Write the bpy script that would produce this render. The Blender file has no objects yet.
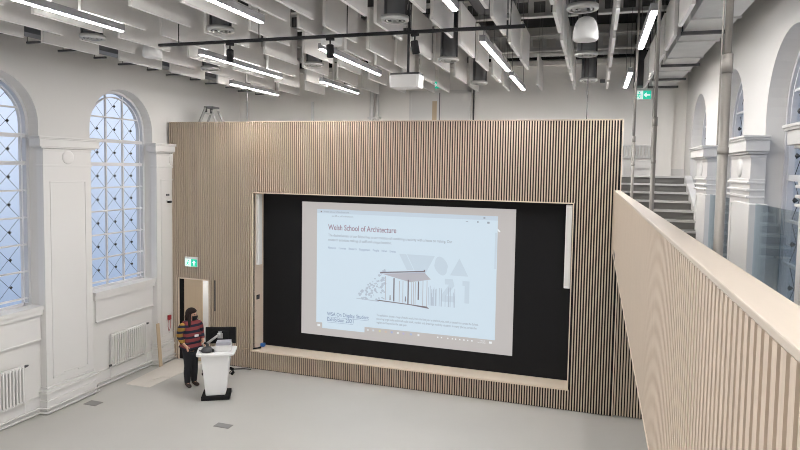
import bpy, bmesh, math, random
from mathutils import Vector, Matrix
random.seed(7)
PI = math.pi
SC = bpy.context.scene
COL = SC.collection

# ------------------------------------------------------------------ camera
CAM_Z = 4.65
cd = bpy.data.cameras.new('camera')
cam = bpy.data.objects.new('camera', cd)
COL.objects.link(cam)
right = Vector((0.9550044, 0.2960532, 0.0178598))
down = Vector((0.0345377, -0.0512001, -0.998091))
fwd = Vector((-0.2945736, 0.9537982, -0.0591213))
rm = Matrix((right, -down, -fwd)).transposed()
cam.matrix_world = Matrix.Translation((0, 0, CAM_Z)) @ rm.to_4x4()
cd.sensor_width = 36.0
cd.lens = 592.724 * 36 / 800
cd.shift_x = -11.824 / 800
cd.shift_y = -22.082 / 800
cd.clip_start = 0.05
SC.camera = cam

# ------------------------------------------------------------------ world, exposure
W = bpy.data.worlds.new('sky'); SC.world = W; W.use_nodes = True
nt = W.node_tree; nt.nodes.clear()
wo = nt.nodes.new('ShaderNodeOutputWorld'); bg = nt.nodes.new('ShaderNodeBackground')
tc = nt.nodes.new('ShaderNodeTexCoord'); sx = nt.nodes.new('ShaderNodeSeparateXYZ'); cr = nt.nodes.new('ShaderNodeValToRGB')
mr = nt.nodes.new('ShaderNodeMapRange'); mr.inputs['From Min'].default_value = -0.35; mr.inputs['From Max'].default_value = 0.6
nt.links.new(tc.outputs['Generated'], sx.inputs[0]); nt.links.new(sx.outputs['Z'], mr.inputs['Value'])
nt.links.new(mr.outputs[0], cr.inputs[0]); nt.links.new(cr.outputs[0], bg.inputs[0]); nt.links.new(bg.outputs[0], wo.inputs[0])
e = cr.color_ramp.elements
e[0].position = 0.0; e[0].color = (0.20, 0.26, 0.38, 1)
e[1].position = 1.0; e[1].color = (0.74, 0.78, 0.86, 1)
x = e.new(0.22); x.color = (0.36, 0.43, 0.55, 1)
x = e.new(0.42); x.color = (0.62, 0.68, 0.79, 1)
bg.inputs[1].default_value = 1.3
LED = 132.0          # emission of the linear ceiling lights
SC.view_settings.view_transform = 'Standard'
SC.view_settings.look = 'None'
SC.view_settings.gamma = 1
SC.view_settings.exposure = 0.0
SC.view_settings.use_curve_mapping = False
SC.cycles.use_denoising = True
SC.cycles.filter_width = 1.0
SC.cycles.max_bounces = 9
SC.cycles.diffuse_bounces = 6
SC.cycles.sample_clamp_indirect = 8

# ------------------------------------------------------------------ materials
def mat(name, col, rough=0.6, metal=0.0, var=0.0, vscale=4.0, bump=0.0, bscale=40.0, emit=None, es=1.0, stretch=None, spec=0.5):
    m = bpy.data.materials.new(name); m.use_nodes = True
    t = m.node_tree; b = t.nodes['Principled BSDF']
    c = (*col, 1)
    b.inputs['Base Color'].default_value = c
    b.inputs['Roughness'].default_value = rough
    b.inputs['Metallic'].default_value = metal
    b.inputs['Specular IOR Level'].default_value = spec
    if emit:
        b.inputs['Emission Color'].default_value = (*emit, 1); b.inputs['Emission Strength'].default_value = es
    if var or bump:
        co = t.nodes.new('ShaderNodeTexCoord'); mp = t.nodes.new('ShaderNodeMapping')
        t.links.new(co.outputs['Object'], mp.inputs[0])
        if stretch: mp.inputs['Scale'].default_value = stretch
    if var:
        n = t.nodes.new('ShaderNodeTexNoise'); n.inputs['Scale'].default_value = vscale; n.inputs['Detail'].default_value = 5
        mx = t.nodes.new('ShaderNodeMix'); mx.data_type = 'RGBA'
        t.links.new(mp.outputs[0], n.inputs['Vector']); t.links.new(n.outputs[0], mx.inputs['Factor'])
        mx.inputs[6].default_value = (*[max(0, v * (1 - var)) for v in col], 1)
        mx.inputs[7].default_value = (*[min(1, v * (1 + var)) for v in col], 1)
        t.links.new(mx.outputs[2], b.inputs['Base Color'])
    if bump:
        n = t.nodes.new('ShaderNodeTexNoise'); n.inputs['Scale'].default_value = bscale
        bp = t.nodes.new('ShaderNodeBump'); bp.inputs['Strength'].default_value = bump; bp.inputs['Distance'].default_value = 0.01
        t.links.new(mp.outputs[0], n.inputs['Vector']); t.links.new(n.outputs[0], bp.inputs['Height']); t.links.new(bp.outputs[0], b.inputs['Normal'])
    return m

M = {}
M['wall'] = mat('painted_plaster', (0.69, 0.68, 0.665), 0.7, var=0.03, vscale=1.2, bump=0.05, bscale=60)
M['trim'] = mat('gloss_white_paint', (0.71, 0.70, 0.69), 0.45)
M['farwall'] = mat('warm_white_plaster', (0.85, 0.83, 0.80), 0.75, var=0.02, vscale=1.0)
M['floor'] = mat('grey_resin_floor', (0.50, 0.49, 0.465), 0.42, var=0.07, vscale=0.7, bump=0.02, bscale=12)
M['black'] = mat('matt_black', (0.010, 0.010, 0.011), 0.7, spec=.2)
M['void'] = mat('black_soffit', (0.02, 0.02, 0.021), 0.9)
M['slat'] = mat('pale_ash_slats', (0.575, 0.48, 0.385), 0.55, var=0.13, vscale=6, stretch=(14, 14, 0.4))
M['panelwood'] = mat('pale_ash_board', (0.74, 0.63, 0.52), 0.5, var=0.07, vscale=5, stretch=(0.5, 0.5, 5))
M['cap'] = mat('pale_ash_capping', (0.53, 0.46, 0.39), 0.5, var=0.05, vscale=3, stretch=(8, 0.5, 8))
M['doorwood'] = mat('oak_door_veneer', (0.52, 0.41, 0.29), 0.5, var=0.08, vscale=4, stretch=(6, 6, 0.4))
M['frame'] = mat('window_frame_paint', (0.62, 0.62, 0.64), 0.5)
M['iron'] = mat('black_wrought_iron', (0.02, 0.02, 0.022), 0.6)
M['baffle'] = mat('white_felt_baffle', (0.80, 0.785, 0.765), 0.9, var=0.03, vscale=8, bump=0.05, bscale=150)
M['baffle_edge'] = mat('white_baffle_edge', (0.93, 0.92, 0.91), 0.7)
M['grey'] = mat('mid_grey_steel', (0.17, 0.175, 0.185), 0.5, metal=0.3)
M['darkgrey'] = mat('dark_grey_steel', (0.07, 0.07, 0.075), 0.6, metal=0.2)
M['galv'] = mat('galvanised_duct', (0.66, 0.66, 0.65), 0.45, metal=0.3, var=0.12, vscale=5)
M['steel'] = mat('weathered_steel_tube', (0.30, 0.28, 0.26), 0.5, metal=0.4, var=0.3, vscale=8, stretch=(2, 2, 0.6))
M['alu'] = mat('brushed_aluminium', (0.55, 0.55, 0.54), 0.4, metal=0.6)
M['white'] = mat('white_plastic', (0.80, 0.80, 0.80), 0.4)
M['lamp_body'] = mat('lamp_housing', (0.30, 0.30, 0.31), 0.5)
M['led'] = mat('led_diffuser', (0.9, 0.9, 0.9), 0.4, emit=(1.0, 0.975, 0.95), es=LED)
M['led_added_up'] = mat('led_added_uplight', (0.9, 0.9, 0.9), 0.4, emit=(1.0, 0.975, 0.95), es=LED * .06)  # added upward glow that brightens the baffles and upper far wall
M['led_far'] = mat('led_diffuser_far_row', (0.9, 0.9, 0.9), 0.4, emit=(1.0, 0.965, 0.93), es=LED * 1.6)
M['step'] = mat('dark_grey_carpet_riser', (0.17, 0.165, 0.155), 0.9)
M['nosing'] = mat('pale_stair_nosing', (0.55, 0.54, 0.53), 0.5)
M['green'] = mat('exit_green', (0.0, 0.35, 0.22), 0.4, emit=(0.02, 0.50, 0.33), es=0.9)
M['signwhite'] = mat('exit_white', (0.8, 0.9, 0.9), 0.4, emit=(0.65, 0.9, 0.85), es=0.75)
M['mat_sheet'] = mat('pale_ply_sheet', (0.68, 0.64, 0.59), 0.7, var=0.05, vscale=3)
M['stone'] = mat('floor_box_steel', (0.26, 0.25, 0.24), 0.6)
M['lid'] = mat('floor_box_lid', (.24, .235, .23), .6)
M['red'] = mat('red_plastic', (0.35, 0.02, 0.03), 0.4)
M['blue'] = mat('blue_plastic', (0.02, 0.13, 0.42), 0.4)
M['outside'] = mat('wet_paving', (0.22, 0.26, 0.33), 0.8)

def glass_mat(name, tint, fac, rough=0.0):
    m = bpy.data.materials.new(name); m.use_nodes = True
    t = m.node_tree; t.nodes.clear()
    o = t.nodes.new('ShaderNodeOutputMaterial'); mx = t.nodes.new('ShaderNodeMixShader')
    tr = t.nodes.new('ShaderNodeBsdfTransparent'); gl = t.nodes.new('ShaderNodeBsdfGlossy'); lw = t.nodes.new('ShaderNodeLayerWeight')
    lw.inputs[0].default_value = fac
    tr.inputs[0].default_value = (*tint, 1); gl.inputs['Roughness'].default_value = rough
    sc = t.nodes.new('ShaderNodeMath'); sc.operation = 'MULTIPLY'; sc.inputs[1].default_value = .45; sc.use_clamp = True
    t.links.new(lw.outputs['Fresnel'], sc.inputs[0]); t.links.new(sc.outputs[0], mx.inputs[0]); t.links.new(tr.outputs[0], mx.inputs[1]); t.links.new(gl.outputs[0], mx.inputs[2])
    t.links.new(mx.outputs[0], o.inputs[0])
    return m
M['pane'] = glass_mat('window_glass', (0.95, 0.97, 1.0), 0.12)
M['balglass'] = glass_mat('balustrade_glass', (0.86, 0.915, 0.935), 0.25)

# ------------------------------------------------------------------ mesh helpers
def box(bm, x0, x1, y0, y1, z0, z1, mi=0):
    vs = [bm.verts.new(p) for p in ((x0, y0, z0), (x1, y0, z0), (x1, y1, z0), (x0, y1, z0), (x0, y0, z1), (x1, y0, z1), (x1, y1, z1), (x0, y1, z1))]
    for f in ((0, 3, 2, 1), (4, 5, 6, 7), (0, 1, 5, 4), (1, 2, 6, 5), (2, 3, 7, 6), (3, 0, 4, 7)):
        bm.faces.new([vs[i] for i in f]).material_index = mi
    return vs

def prism(bm, pts, axis, a0, a1, mi=0):
    """extrude polygon pts (2D) along axis from a0 to a1"""
    def P(p, a):
        if axis == 'x': return (a, p[0], p[1])
        if axis == 'y': return (p[0], a, p[1])
        return (p[0], p[1], a)
    v0 = [bm.verts.new(P(p, a0)) for p in pts]; v1 = [bm.verts.new(P(p, a1)) for p in pts]
    n = len(pts)
    fs = [bm.faces.new(v0), bm.faces.new(v1[::-1])]
    for i in range(n):
        fs.append(bm.faces.new((v0[i], v1[i], v1[(i + 1) % n], v0[(i + 1) % n])))
    for f in fs: f.material_index = mi
    return v0 + v1

def tube(bm, pts, r, n=8, cap=True, mi=0):
    pts = [Vector(p) for p in pts]; rings = []
    rr = r if isinstance(r, (list, tuple)) else [r] * len(pts)
    for i, p in enumerate(pts):
        d = (pts[min(i + 1, len(pts) - 1)] - pts[max(i - 1, 0)])
        d = d.normalized() if d.length > 1e-9 else Vector((0, 0, 1))
        u = d.cross(Vector((0, 0, 1)))
        if u.length < 1e-3: u = Vector((1, 0, 0))
        u.normalize(); w = d.cross(u)
        rings.append([bm.verts.new(p + (u * math.cos(2 * PI * k / n) + w * math.sin(2 * PI * k / n)) * rr[i]) for k in range(n)])
    for a, b in zip(rings, rings[1:]):
        for k in range(n):
            f = bm.faces.new((a[k], a[(k + 1) % n], b[(k + 1) % n], b[k])); f.material_index = mi; f.smooth = n > 6
    if cap:
        for rg in (rings[0], rings[-1]):
            try: bm.faces.new(rg).material_index = mi
            except ValueError: pass

def lathe(bm, prof, cx=0, cy=0, n=24, mi=0, smooth=True):
    rings = []
    for r, z in prof:
        if r < 1e-6: rings.append([bm.verts.new((cx, cy, z))])
        else: rings.append([bm.verts.new((cx + r * math.cos(2 * PI * k / n), cy + r * math.sin(2 * PI * k / n), z)) for k in range(n)])
    for a, b in zip(rings, rings[1:]):
        for k in range(n):
            k2 = (k + 1) % n
            if len(a) == 1 and len(b) == 1: continue
            if len(a) == 1: f = bm.faces.new((a[0], b[k2], b[k]))
            elif len(b) == 1: f = bm.faces.new((a[k], a[k2], b[0]))
            else: f = bm.faces.new((a[k], a[k2], b[k2], b[k]))
            f.material_index = mi; f.smooth = smooth

def obj(name, bm, m, parent=None, kind=None, label=None, loc=None, rot=None, bevel=0):
    bmesh.ops.recalc_face_normals(bm, faces=bm.faces)
    me = bpy.data.meshes.new(name); bm.to_mesh(me); bm.free()
    for q in (m if isinstance(m, (list, tuple)) else [m]): me.materials.append(M[q] if isinstance(q, str) else q)
    o = bpy.data.objects.new(name, me); COL.objects.link(o)
    if parent is not None: o.parent = parent
    if kind: o['kind'] = kind
    if label: o['label'] = label
    if loc is not None: o.location = loc
    if rot is not None: o.rotation_euler = rot
    if bevel:
        b = o.modifiers.new('bevel', 'BEVEL'); b.width = bevel; b.segments = 2; b.limit_method = 'ANGLE'
    return o

def tag(o, label, cat, group=None):
    o['label'] = label; o['category'] = cat
    if group: o['group'] = group
    return o

def thing(name, label, cat, loc=(0, 0, 0), rz=0, group=None):
    o = bpy.data.objects.new(name, None); COL.objects.link(o)
    o.location = loc; o.rotation_euler = (0, 0, rz); o.empty_display_size = 0.1
    return tag(o, label, cat, group)

def struct(name, bm, m, **k): return obj(name, bm, m, kind='structure', **k)
def B(*boxes):
    bm = bmesh.new()
    for b in boxes: box(bm, *b)
    return bm
def T(pts, r, n=8):
    bm = bmesh.new(); tube(bm, pts, r, n); return bm
def dup(root, loc):
    r = root.copy(); COL.objects.link(r); r.location = loc
    for ch in list(root.children):
        c = ch.copy(); COL.objects.link(c); c.parent = r
        for g in list(ch.children):
            d = g.copy(); COL.objects.link(d); d.parent = c
    return r

# ------------------------------------------------------------------ key dimensions
XL, XR = -9.65, 1.90          # long walls
YS, YB, YR = 11.64, 14.63, -4.6   # slatted wall, far wall, wall behind the camera
ZC = 8.05                     # soffit
ZS = 5.617                    # top of the slatted wall
SP, RF, RA = 5.32, 0.875, 0.835   # arch springing, radius at the wall face and at the glass
ZG = 3.31                     # gallery floor
ZD = 4.57                     # upper deck

struct('floor', B((XL - .1, XR + .1, YR - .1, YB + .1, -0.15, 0.0)), 'floor')
struct('ceiling', B((XL - .1, XR + .1, YR - .1, YB + .1, ZC, ZC + .15)), 'void')
struct('wall_back', B((XL - .1, XR + .1, YR - .2, YR, 0, ZC)), 'farwall')
struct('wall_far', B((XL - .1, XR + .1, YB, YB + .2, 0, ZC)), 'farwall')

# ---- long walls with arched windows
def arch_z(y, r, top=False):
    return math.sqrt(max(0.0, r * r - y * y))

def long_wall(name, xf, sgn, centers, sill):
    """xf = face plane, sgn = -1 wall extends to -x, +1 to +x"""
    bm = bmesh.new()
    centers = sorted(centers)
    xo = xf + sgn * 0.42; xm = xf + sgn * .24
    def quad(x, a, b, c, d):
        bm.faces.new([bm.verts.new((x, *p)) for p in (a, b, c, d)])
    N = 24
    def outline(c, r): return [(c - r, sill)] + [(c + r * math.cos(PI - PI * k / N), SP + r * math.sin(PI - PI * k / N)) for k in range(N + 1)] + [(c + r, sill), (c - r, sill)]
    for x, r in ((xf, RF), (xo, RA)):
        ys = [YR - .1]
        for c in centers: ys += [c - r, c + r]
        ys.append(YB + .1)
        for i in range(0, len(ys), 2):
            quad(x, (ys[i], 0), (ys[i + 1], 0), (ys[i + 1], ZC), (ys[i], ZC))
        for c in centers:
            quad(x, (c - r, 0), (c + r, 0), (c + r, sill), (c - r, sill))
            for k in range(N):
                a0 = PI - PI * k / N; a1 = PI - PI * (k + 1) / N
                p0 = (c + r * math.cos(a0), SP + r * math.sin(a0)); p1 = (c + r * math.cos(a1), SP + r * math.sin(a1))
                quad(x, p0, p1, (p1[0], ZC), (p0[0], ZC))
    for c in centers:   # splayed reveals
        for (x0, p0), (x1, p1) in (((xf, outline(c, RF)), (xm, outline(c, RA))), ((xm, outline(c, RA)), (xo, outline(c, RA)))):
            for i in range(len(p0) - 1):
                bm.faces.new([bm.verts.new(v) for v in ((x0, *p0[i]), (x0, *p0[i + 1]), (x1, *p1[i + 1]), (x1, *p1[i]))])
    return struct(name, bm, 'wall')
CL = [10.30, 7.41, 4.53, 1.65, -1.23]
CR = [9.97, 7.09, 4.21, 1.33, -1.55]
SILL = 2.0
long_wall('wall_left', XL, -1, CL, SILL)
long_wall('wall_right', XR, 1, [12.85] + CR, SILL)

# ---- windows: white bars, black lattice, glass
def clip_seg(p, q, r):
    """part of the segment that lies inside the arched opening of half width r (coords: y from centre, z from springing)"""
    out = []
    K = 24
    for i in range(K + 1):
        t = i / K; y = p[0] + (q[0] - p[0]) * t; z = p[1] + (q[1] - p[1]) * t
        if abs(y) <= r and (z <= 0 or y * y + z * z <= r * r): out.append((y, z))
    return (out[0], out[-1]) if len(out) > 1 else None

def window(n, xf, sgn, c):
    x = xf + sgn * 0.24
    w = bpy.data.objects.new('window_%d' % n, None); COL.objects.link(w); w['kind'] = 'structure'; w.location = (x, c, SP)
    bm = bmesh.new()
    s0 = SILL - SP
    N = 24
    def ring(r0, r1, d):
        pa = [(-r0, s0)] + [(r0 * math.cos(PI - PI * k / N), r0 * math.sin(PI - PI * k / N)) for k in range(N + 1)] + [(r0, s0)]
        pb = [(-r1, s0)] + [(r1 * math.cos(PI - PI * k / N), r1 * math.sin(PI - PI * k / N)) for k in range(N + 1)] + [(r1, s0)]
        for i in range(len(pa) - 1):
            v = [[bm.verts.new((xx, *p)) for p in (pa[i], pa[i + 1], pb[i + 1], pb[i])] for xx in (-d, d)]
            bm.faces.new(v[0]); bm.faces.new(v[1])
            bm.faces.new((v[0][0], v[0][1], v[1][1], v[1][0])); bm.faces.new((v[0][3], v[0][2], v[1][2], v[1][3]))
    ring(0.70, 0.725, 0.03)
    ring(0.79, RA + 0.01, 0.045)
    rows = [2.143 + 0.4935 * k - SP for k in range(9)]
    for yb in (-0.2325, 0.2325):
        top = arch_z(yb, 0.80)
        box(bm, -.022, .022, yb - .014, yb + .014, s0, top)
    for k, z in enumerate(rows):
        hw = 0.80 if z <= 0 else arch_z(z, 0.725)
        t = .036 if k in (5, 6) else .015
        if hw > 0.2: box(bm, -.024, .024, -hw, hw, z - t, z + t)
    box(bm, -.03, .03, -.82, .82, s0 + .012, s0 + .06)
    obj('window_frame', bm, 'frame', w)
    bl = bmesh.new()
    for k in range(8):
        z0, z1 = rows[k], rows[k + 1]
        for j in range(3):
            y0 = -0.6975 + 0.465 * j; y1 = y0 + 0.465
            zm = (z0 + z1) / 2; ym = (y0 + y1) / 2
            for a, b in (((y0, z0), (y1, z1)), ((y0, z1), (y1, z0))):
                s = clip_seg(a, b, 0.71)
                if s: tube(bl, [(sgn * .03, *s[0]), (sgn * .03, *s[1])], 0.0042, 4)
            if ym * ym + max(0, zm) ** 2 < 0.64 ** 2:
                v = [bl.verts.new((-.02 * sgn + dx, ym + dy, zm + dz)) for dx, dy, dz in ((0, -.034, 0), (0, 0, -.034), (0, .034, 0), (0, 0, .034), (.045 * sgn, 0, 0), (-.02 * sgn, 0, 0))]
                for i in range(4):
                    bl.faces.new((v[i], v[(i + 1) % 4], v[4])); bl.faces.new((v[i], v[(i + 1) % 4], v[5]))
    obj('window_lattice', bl, 'iron', w, label='black diagonal lattice with a dark boss in each pane')
    gp = bmesh.new()
    pts = [(-.82, s0)] + [(.82 * math.cos(PI - PI * k / N), .82 * math.sin(PI - PI * k / N)) for k in range(N + 1)] + [(.82, s0)]
    prism(gp, pts, 'x', sgn * .06 - .004, sgn * .06 + .004)
    obj('window_glass', gp, 'pane', w)
    # sill with moulded front, apron below
    xi = -sgn     # towards the room
    bs = bmesh.new()
    xa = xf - x
    box(bs, *sorted((xa + xi * .10, sgn * .1)), -RF - .0, RF + .0, s0 - .055, s0 + .012)
    box(bs, *sorted((xa + xi * .08, xa - xi * .01)), -RF + .01, RF - .01, s0 - .15, s0 - .055)
    box(bs, *sorted((xa + xi * .04, xa - xi * .01)), -RA + .02, RA - .02, s0 - .60, s0 - .15)
    box(bs, *sorted((xa + xi * .055, xa - xi * .01)), -RA + .02, RA - .02, s0 - .62, s0 - .595)
    obj('window_sill', bs, 'trim', w)
    # daylight portal
    ld = bpy.data.lights.new('portal', 'AREA'); ld.shape = 'RECTANGLE'; ld.size = 1.74; ld.size_y = 4.0; ld.energy = 1
    ld.cycles.is_portal = True
    lo = bpy.data.objects.new('daylight_portal', ld); COL.objects.link(lo)
    lo.location = (xf + sgn * .40, c, 4.0)
    lo.rotation_euler = (0, PI / 2 * (1 if sgn > 0 else -1), 0)
    return w
for i, c in enumerate(CL): window(i + 1, XL, -1, c)
for i, c in enumerate([12.85] + CR): window(i + 6, XR, 1, c)

# ---- pilasters between the windows
def pilaster(n, xf, sgn, c, pedestal=False):
    """c = centre along the wall; sgn: direction into the wall"""
    i = -sgn
    p = bpy.data.objects.new('trim_%d' % n, None); COL.objects.link(p); p['kind'] = 'structure'; p.location = (xf, c, 0)
    def bx(bm, d, w, z0, z1): box(bm, *sorted((-i * .01, i * d)), -w, w, z0, z1)
    s = bmesh.new(); bx(s, .15, .53, .5, 4.88)
    for a, b in (((-.40, -.375), (.62, 4.28)), ((.375, .40), (.62, 4.28))):
        box(s, *sorted((i * .14, i * .162)), a[0], a[1], b[0], b[1])
    box(s, *sorted((i * .14, i * .162)), -.40, .40, 4.26, 4.285)
    for y0, y1, z in ((-.40, -.15, .62), (.15, .40, .62), (-.15, .15, .66)):
        box(s, *sorted((i * .14, i * .162)), y0, y1, z, z + .022)
    bx(s, .165, .545, 4.55, 4.59)
    bx(s, .162, .54, 4.84, 4.88)
    obj('pilaster_shaft', s, 'trim', p, bevel=.004)
    cap = bmesh.new()
    bx(cap, .20, .60, 4.885, 4.915); bx(cap, .24, .66, 4.915, 5.045); bx(cap, .26, .685, 5.045, 5.07); bx(cap, .275, .70, 5.07, 5.10)
    obj('capital', cap, 'trim', p, bevel=.006)
    r = bmesh.new()
    lathe(r, [(0, .022), (.10, .022), (.125, .012), (.13, 0)], n=28)
    bmesh.ops.rotate(r, verts=r.verts, matrix=Matrix.Rotation(PI / 2 * i, 3, 'Y'))
    bmesh.ops.translate(r, verts=r.verts, vec=(i * .15, 0, 4.73))
    obj('roundel', r, 'trim', p)
    bb = bmesh.new()
    bx(bb, .19, .57, 0, .25); bx(bb, .175, .56, .25, .36); bx(bb, .20, .58, .36, .40); bx(bb, .18, .56, .40, .46); bx(bb, .165, .54, .46, .50)
    obj('plinth', bb, 'trim', p, bevel=.006)
    if pedestal:
        q = bmesh.new(); box(q, -.19, .01, -.72, .09, ZG, 4.30)
        obj('pedestal_casing', q, 'trim', p, bevel=.01)
        q = bmesh.new()
        for z in (4.36, 4.44, 4.53): bx(q, .185, .55, z, z + .03)
        obj('moulding', q, 'trim', p, bevel=.008)
for k, c in enumerate([11.64 + .02, 8.77, 5.89, 3.01, .13, -2.75]):
    pilaster(k + 1, XL, -1, c)
for k, c in enumerate([11.31, 8.44, 5.56, 2.68, -.2]):
    pilaster(k + 10, XR, 1, c, True)

# skirting and heating pipes along the window wall
struct('baseboard_left', B((XL - .01, XL + .02, YR, YS + .3, 0, .30), (XL - .01, XL + .035, YR, YS + .3, .30, .33)), 'trim')
for z, r, nm in ((.045, .018, 0), (.125, .018, 1)):
    pts = []
    for c in (-2.75, .13, 3.01, 5.89, 8.77):
        pts += [(XL + .06, c - .62, z), (XL + .225, c - .60, z), (XL + .225, c + .60, z), (XL + .06, c + .62, z)]
    pts = [(XL + .06, YR + .02, z)] + pts + [(XL + .06, 11.04, z), (XL + .225, 11.06, z), (XL + .225, YS - .02, z)]
    tag(obj('heating_pipe', T(pts, r, 8), 'trim'), ('lower' if nm == 0 else 'upper') + ' of two white heating pipes along the foot of the left window wall', 'pipe')

# ------------------------------------------------------------------ slatted wall with the screen recess
RX0, RX1, RZ0, RZ1 = -7.335, -.39, .44, 4.02
DX0, DX1, DZ = -9.37, -8.49, 1.97
SLX0, SLX1 = -9.57, .44
PIT = 0.0505
wall = bpy.data.objects.new('wall_front', None); COL.objects.link(wall); wall['kind'] = 'structure'; wall.location = (0, YS, 0)
def loc_w(bm): bmesh.ops.translate(bm, verts=bm.verts, vec=(0, -YS, 0)); return bm
sl = bmesh.new()
n = int(round((SLX1 - SLX0) / PIT))
for k in range(n + 1):
    xa = SLX0 + k * PIT; xb = xa + PIT * .44
    if xb > SLX1: break
    segs = [(0.02, ZS - .012)]
    if xb > RX0 - .012 and xa < RX1 + .012: segs = [(0.02, RZ0 - .03), (RZ1 + .012, ZS - .012)]
    if xb > DX0 and xa < DX1: segs = [(DZ, ZS - .012)]
    for z0, z1 in segs: box(sl, xa, xb, YS, YS + .034, z0, z1)
obj('slat_cladding', loc_w(sl), 'slat', wall)
bk = bmesh.new()
y0, y1 = YS + .034, YS + .085
for a in ((SLX0, DX0, 0, ZS - .02), (DX0, DX1, DZ, ZS - .02), (DX1, RX0, 0, ZS - .02), (RX0, RX1, 0, RZ0 - .03), (RX0, RX1, RZ1 + .01, ZS - .02), (RX1, SLX1, 0, ZS - .02)):
    box(bk, a[0], a[1], y0, y1, a[2], a[3])
obj('slat_backing', loc_w(bk), 'black', wall, label='black backing behind the slats')
obj('top_capping', loc_w(B((SLX0, SLX1 + .005, YS - .004, YS + .25, ZS - .012, ZS))), 'slat', wall)
obj('end_board', loc_w(B((SLX1, SLX1 + .02, YS, YS + .25, 0, ZS - .012))), 'panelwood', wall)
obj('parapet_lining', loc_w(B((SLX0, SLX1, YS + .2, YS + .24, ZD, ZS - .012))), 'wall', wall)
rv = B((RX0 - .02, RX0, YS - .006, YS + .47, RZ0 - .03, RZ1 + .02), (RX0 - .02, RX1 + .02, YS - .006, YS + .47, RZ1, RZ1 + .02), (RX1, RX1 + .02, YS - .006, YS + .47, RZ0 - .03, RZ1 + .02))
obj('recess_lining', loc_w(rv), 'panelwood', wall)
obj('recess_ledge', loc_w(B((RX0 - .02, RX1 + .02, YS - .012, YS + .47, RZ0 - .035, RZ0))), 'panelwood', wall, label='pale timber ledge below the screen')
obj('recess_back', loc_w(B((RX0, RX1, YS + .455, YS + .50, RZ0, RZ1))), 'black', wall, label='matt black panel surrounding the projection')
obj('wall_core', loc_w(B((DX1 + .1, SLX1 - .02, YS + .5, YS + .55, 0, ZD - .02), (DX1 + .1, RX0 - .03, YS + .09, YS + .5, 0, ZD - .03))), 'black', wall)

# right continuation of the slatted wall below the gallery
wr = bmesh.new()
k = 0
while SLX1 + .06 + k * PIT < XR - .2:
    xa = SLX1 + .04 + k * PIT; box(wr, xa, xa + PIT * .5, .05, .095, .02, 3.1); k += 1
w2 = struct('wall_under_gallery', wr, 'slat', loc=(0, YS, 0))
obj('slat_backing', B((SLX1 + .02, XR, .095, .13, 0, 3.15)), 'black', w2)

# door opening at the left end: lobby behind with an oak door leaf
lob = struct('wall_lobby', B((DX0 - .03, DX1 + 1.0, YS + 1.6, YS + 1.65, 0, 2.6), (DX0 - .05, DX0 - .02, YS + .09, YS + 1.65, 0, 2.6)), 'wall')
t = thing('lobby_light', 'bright ceiling light inside the small lobby behind the doorway', 'ceiling light', (DX0 + .8, YS + .9, 2.55))
obj('housing', B((-.3, .3, -.1, .1, .01, .05)), 'white', t); obj('diffuser', B((-.28, .28, -.08, .08, 0, .01)), 'led', t)
struct('ceiling_lobby', B((DX0 - .05, DX1 + 1.0, YS + .09, YS + 1.65, 2.6, 2.65)), 'wall')
dr = bpy.data.objects.new('door_1', None); COL.objects.link(dr); dr['kind'] = 'structure'; dr.location = (DX0, YS + .02, 0)
obj('door_frame', B((0, .025, -.01, .03, 0, DZ), (.0, DX1 - DX0, -.01, .12, DZ - .03, DZ), (DX1 - DX0 - .03, DX1 - DX0, 0, .12, 0, DZ)), 'panelwood', dr)
obj('door_jamb_shadow', B((.0, .18, .04, .07, 0, DZ - .03)), 'black', dr, label='black panel as the shade in the gap beside the door leaf')  # black panel stands in for the shade inside the gap
lf = obj('door_leaf', B((.18, .665, .0, .045, .01, DZ - .03)), 'doorwood', dr, label='pale oak door leaf')
obj('door_handle', T([(.62, .0, 1.02), (.62, -.05, 1.02), (.52, -.05, 1.02)], .009, 6), 'alu', lf)
tag(obj('door_handle_plate', B((-8.34, -8.315, YS - .012, YS + .0, 1.25, 1.97)), 'darkgrey'), 'dark vertical seam strip on the slatted wall right of the doorway', 'seam strip')

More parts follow.
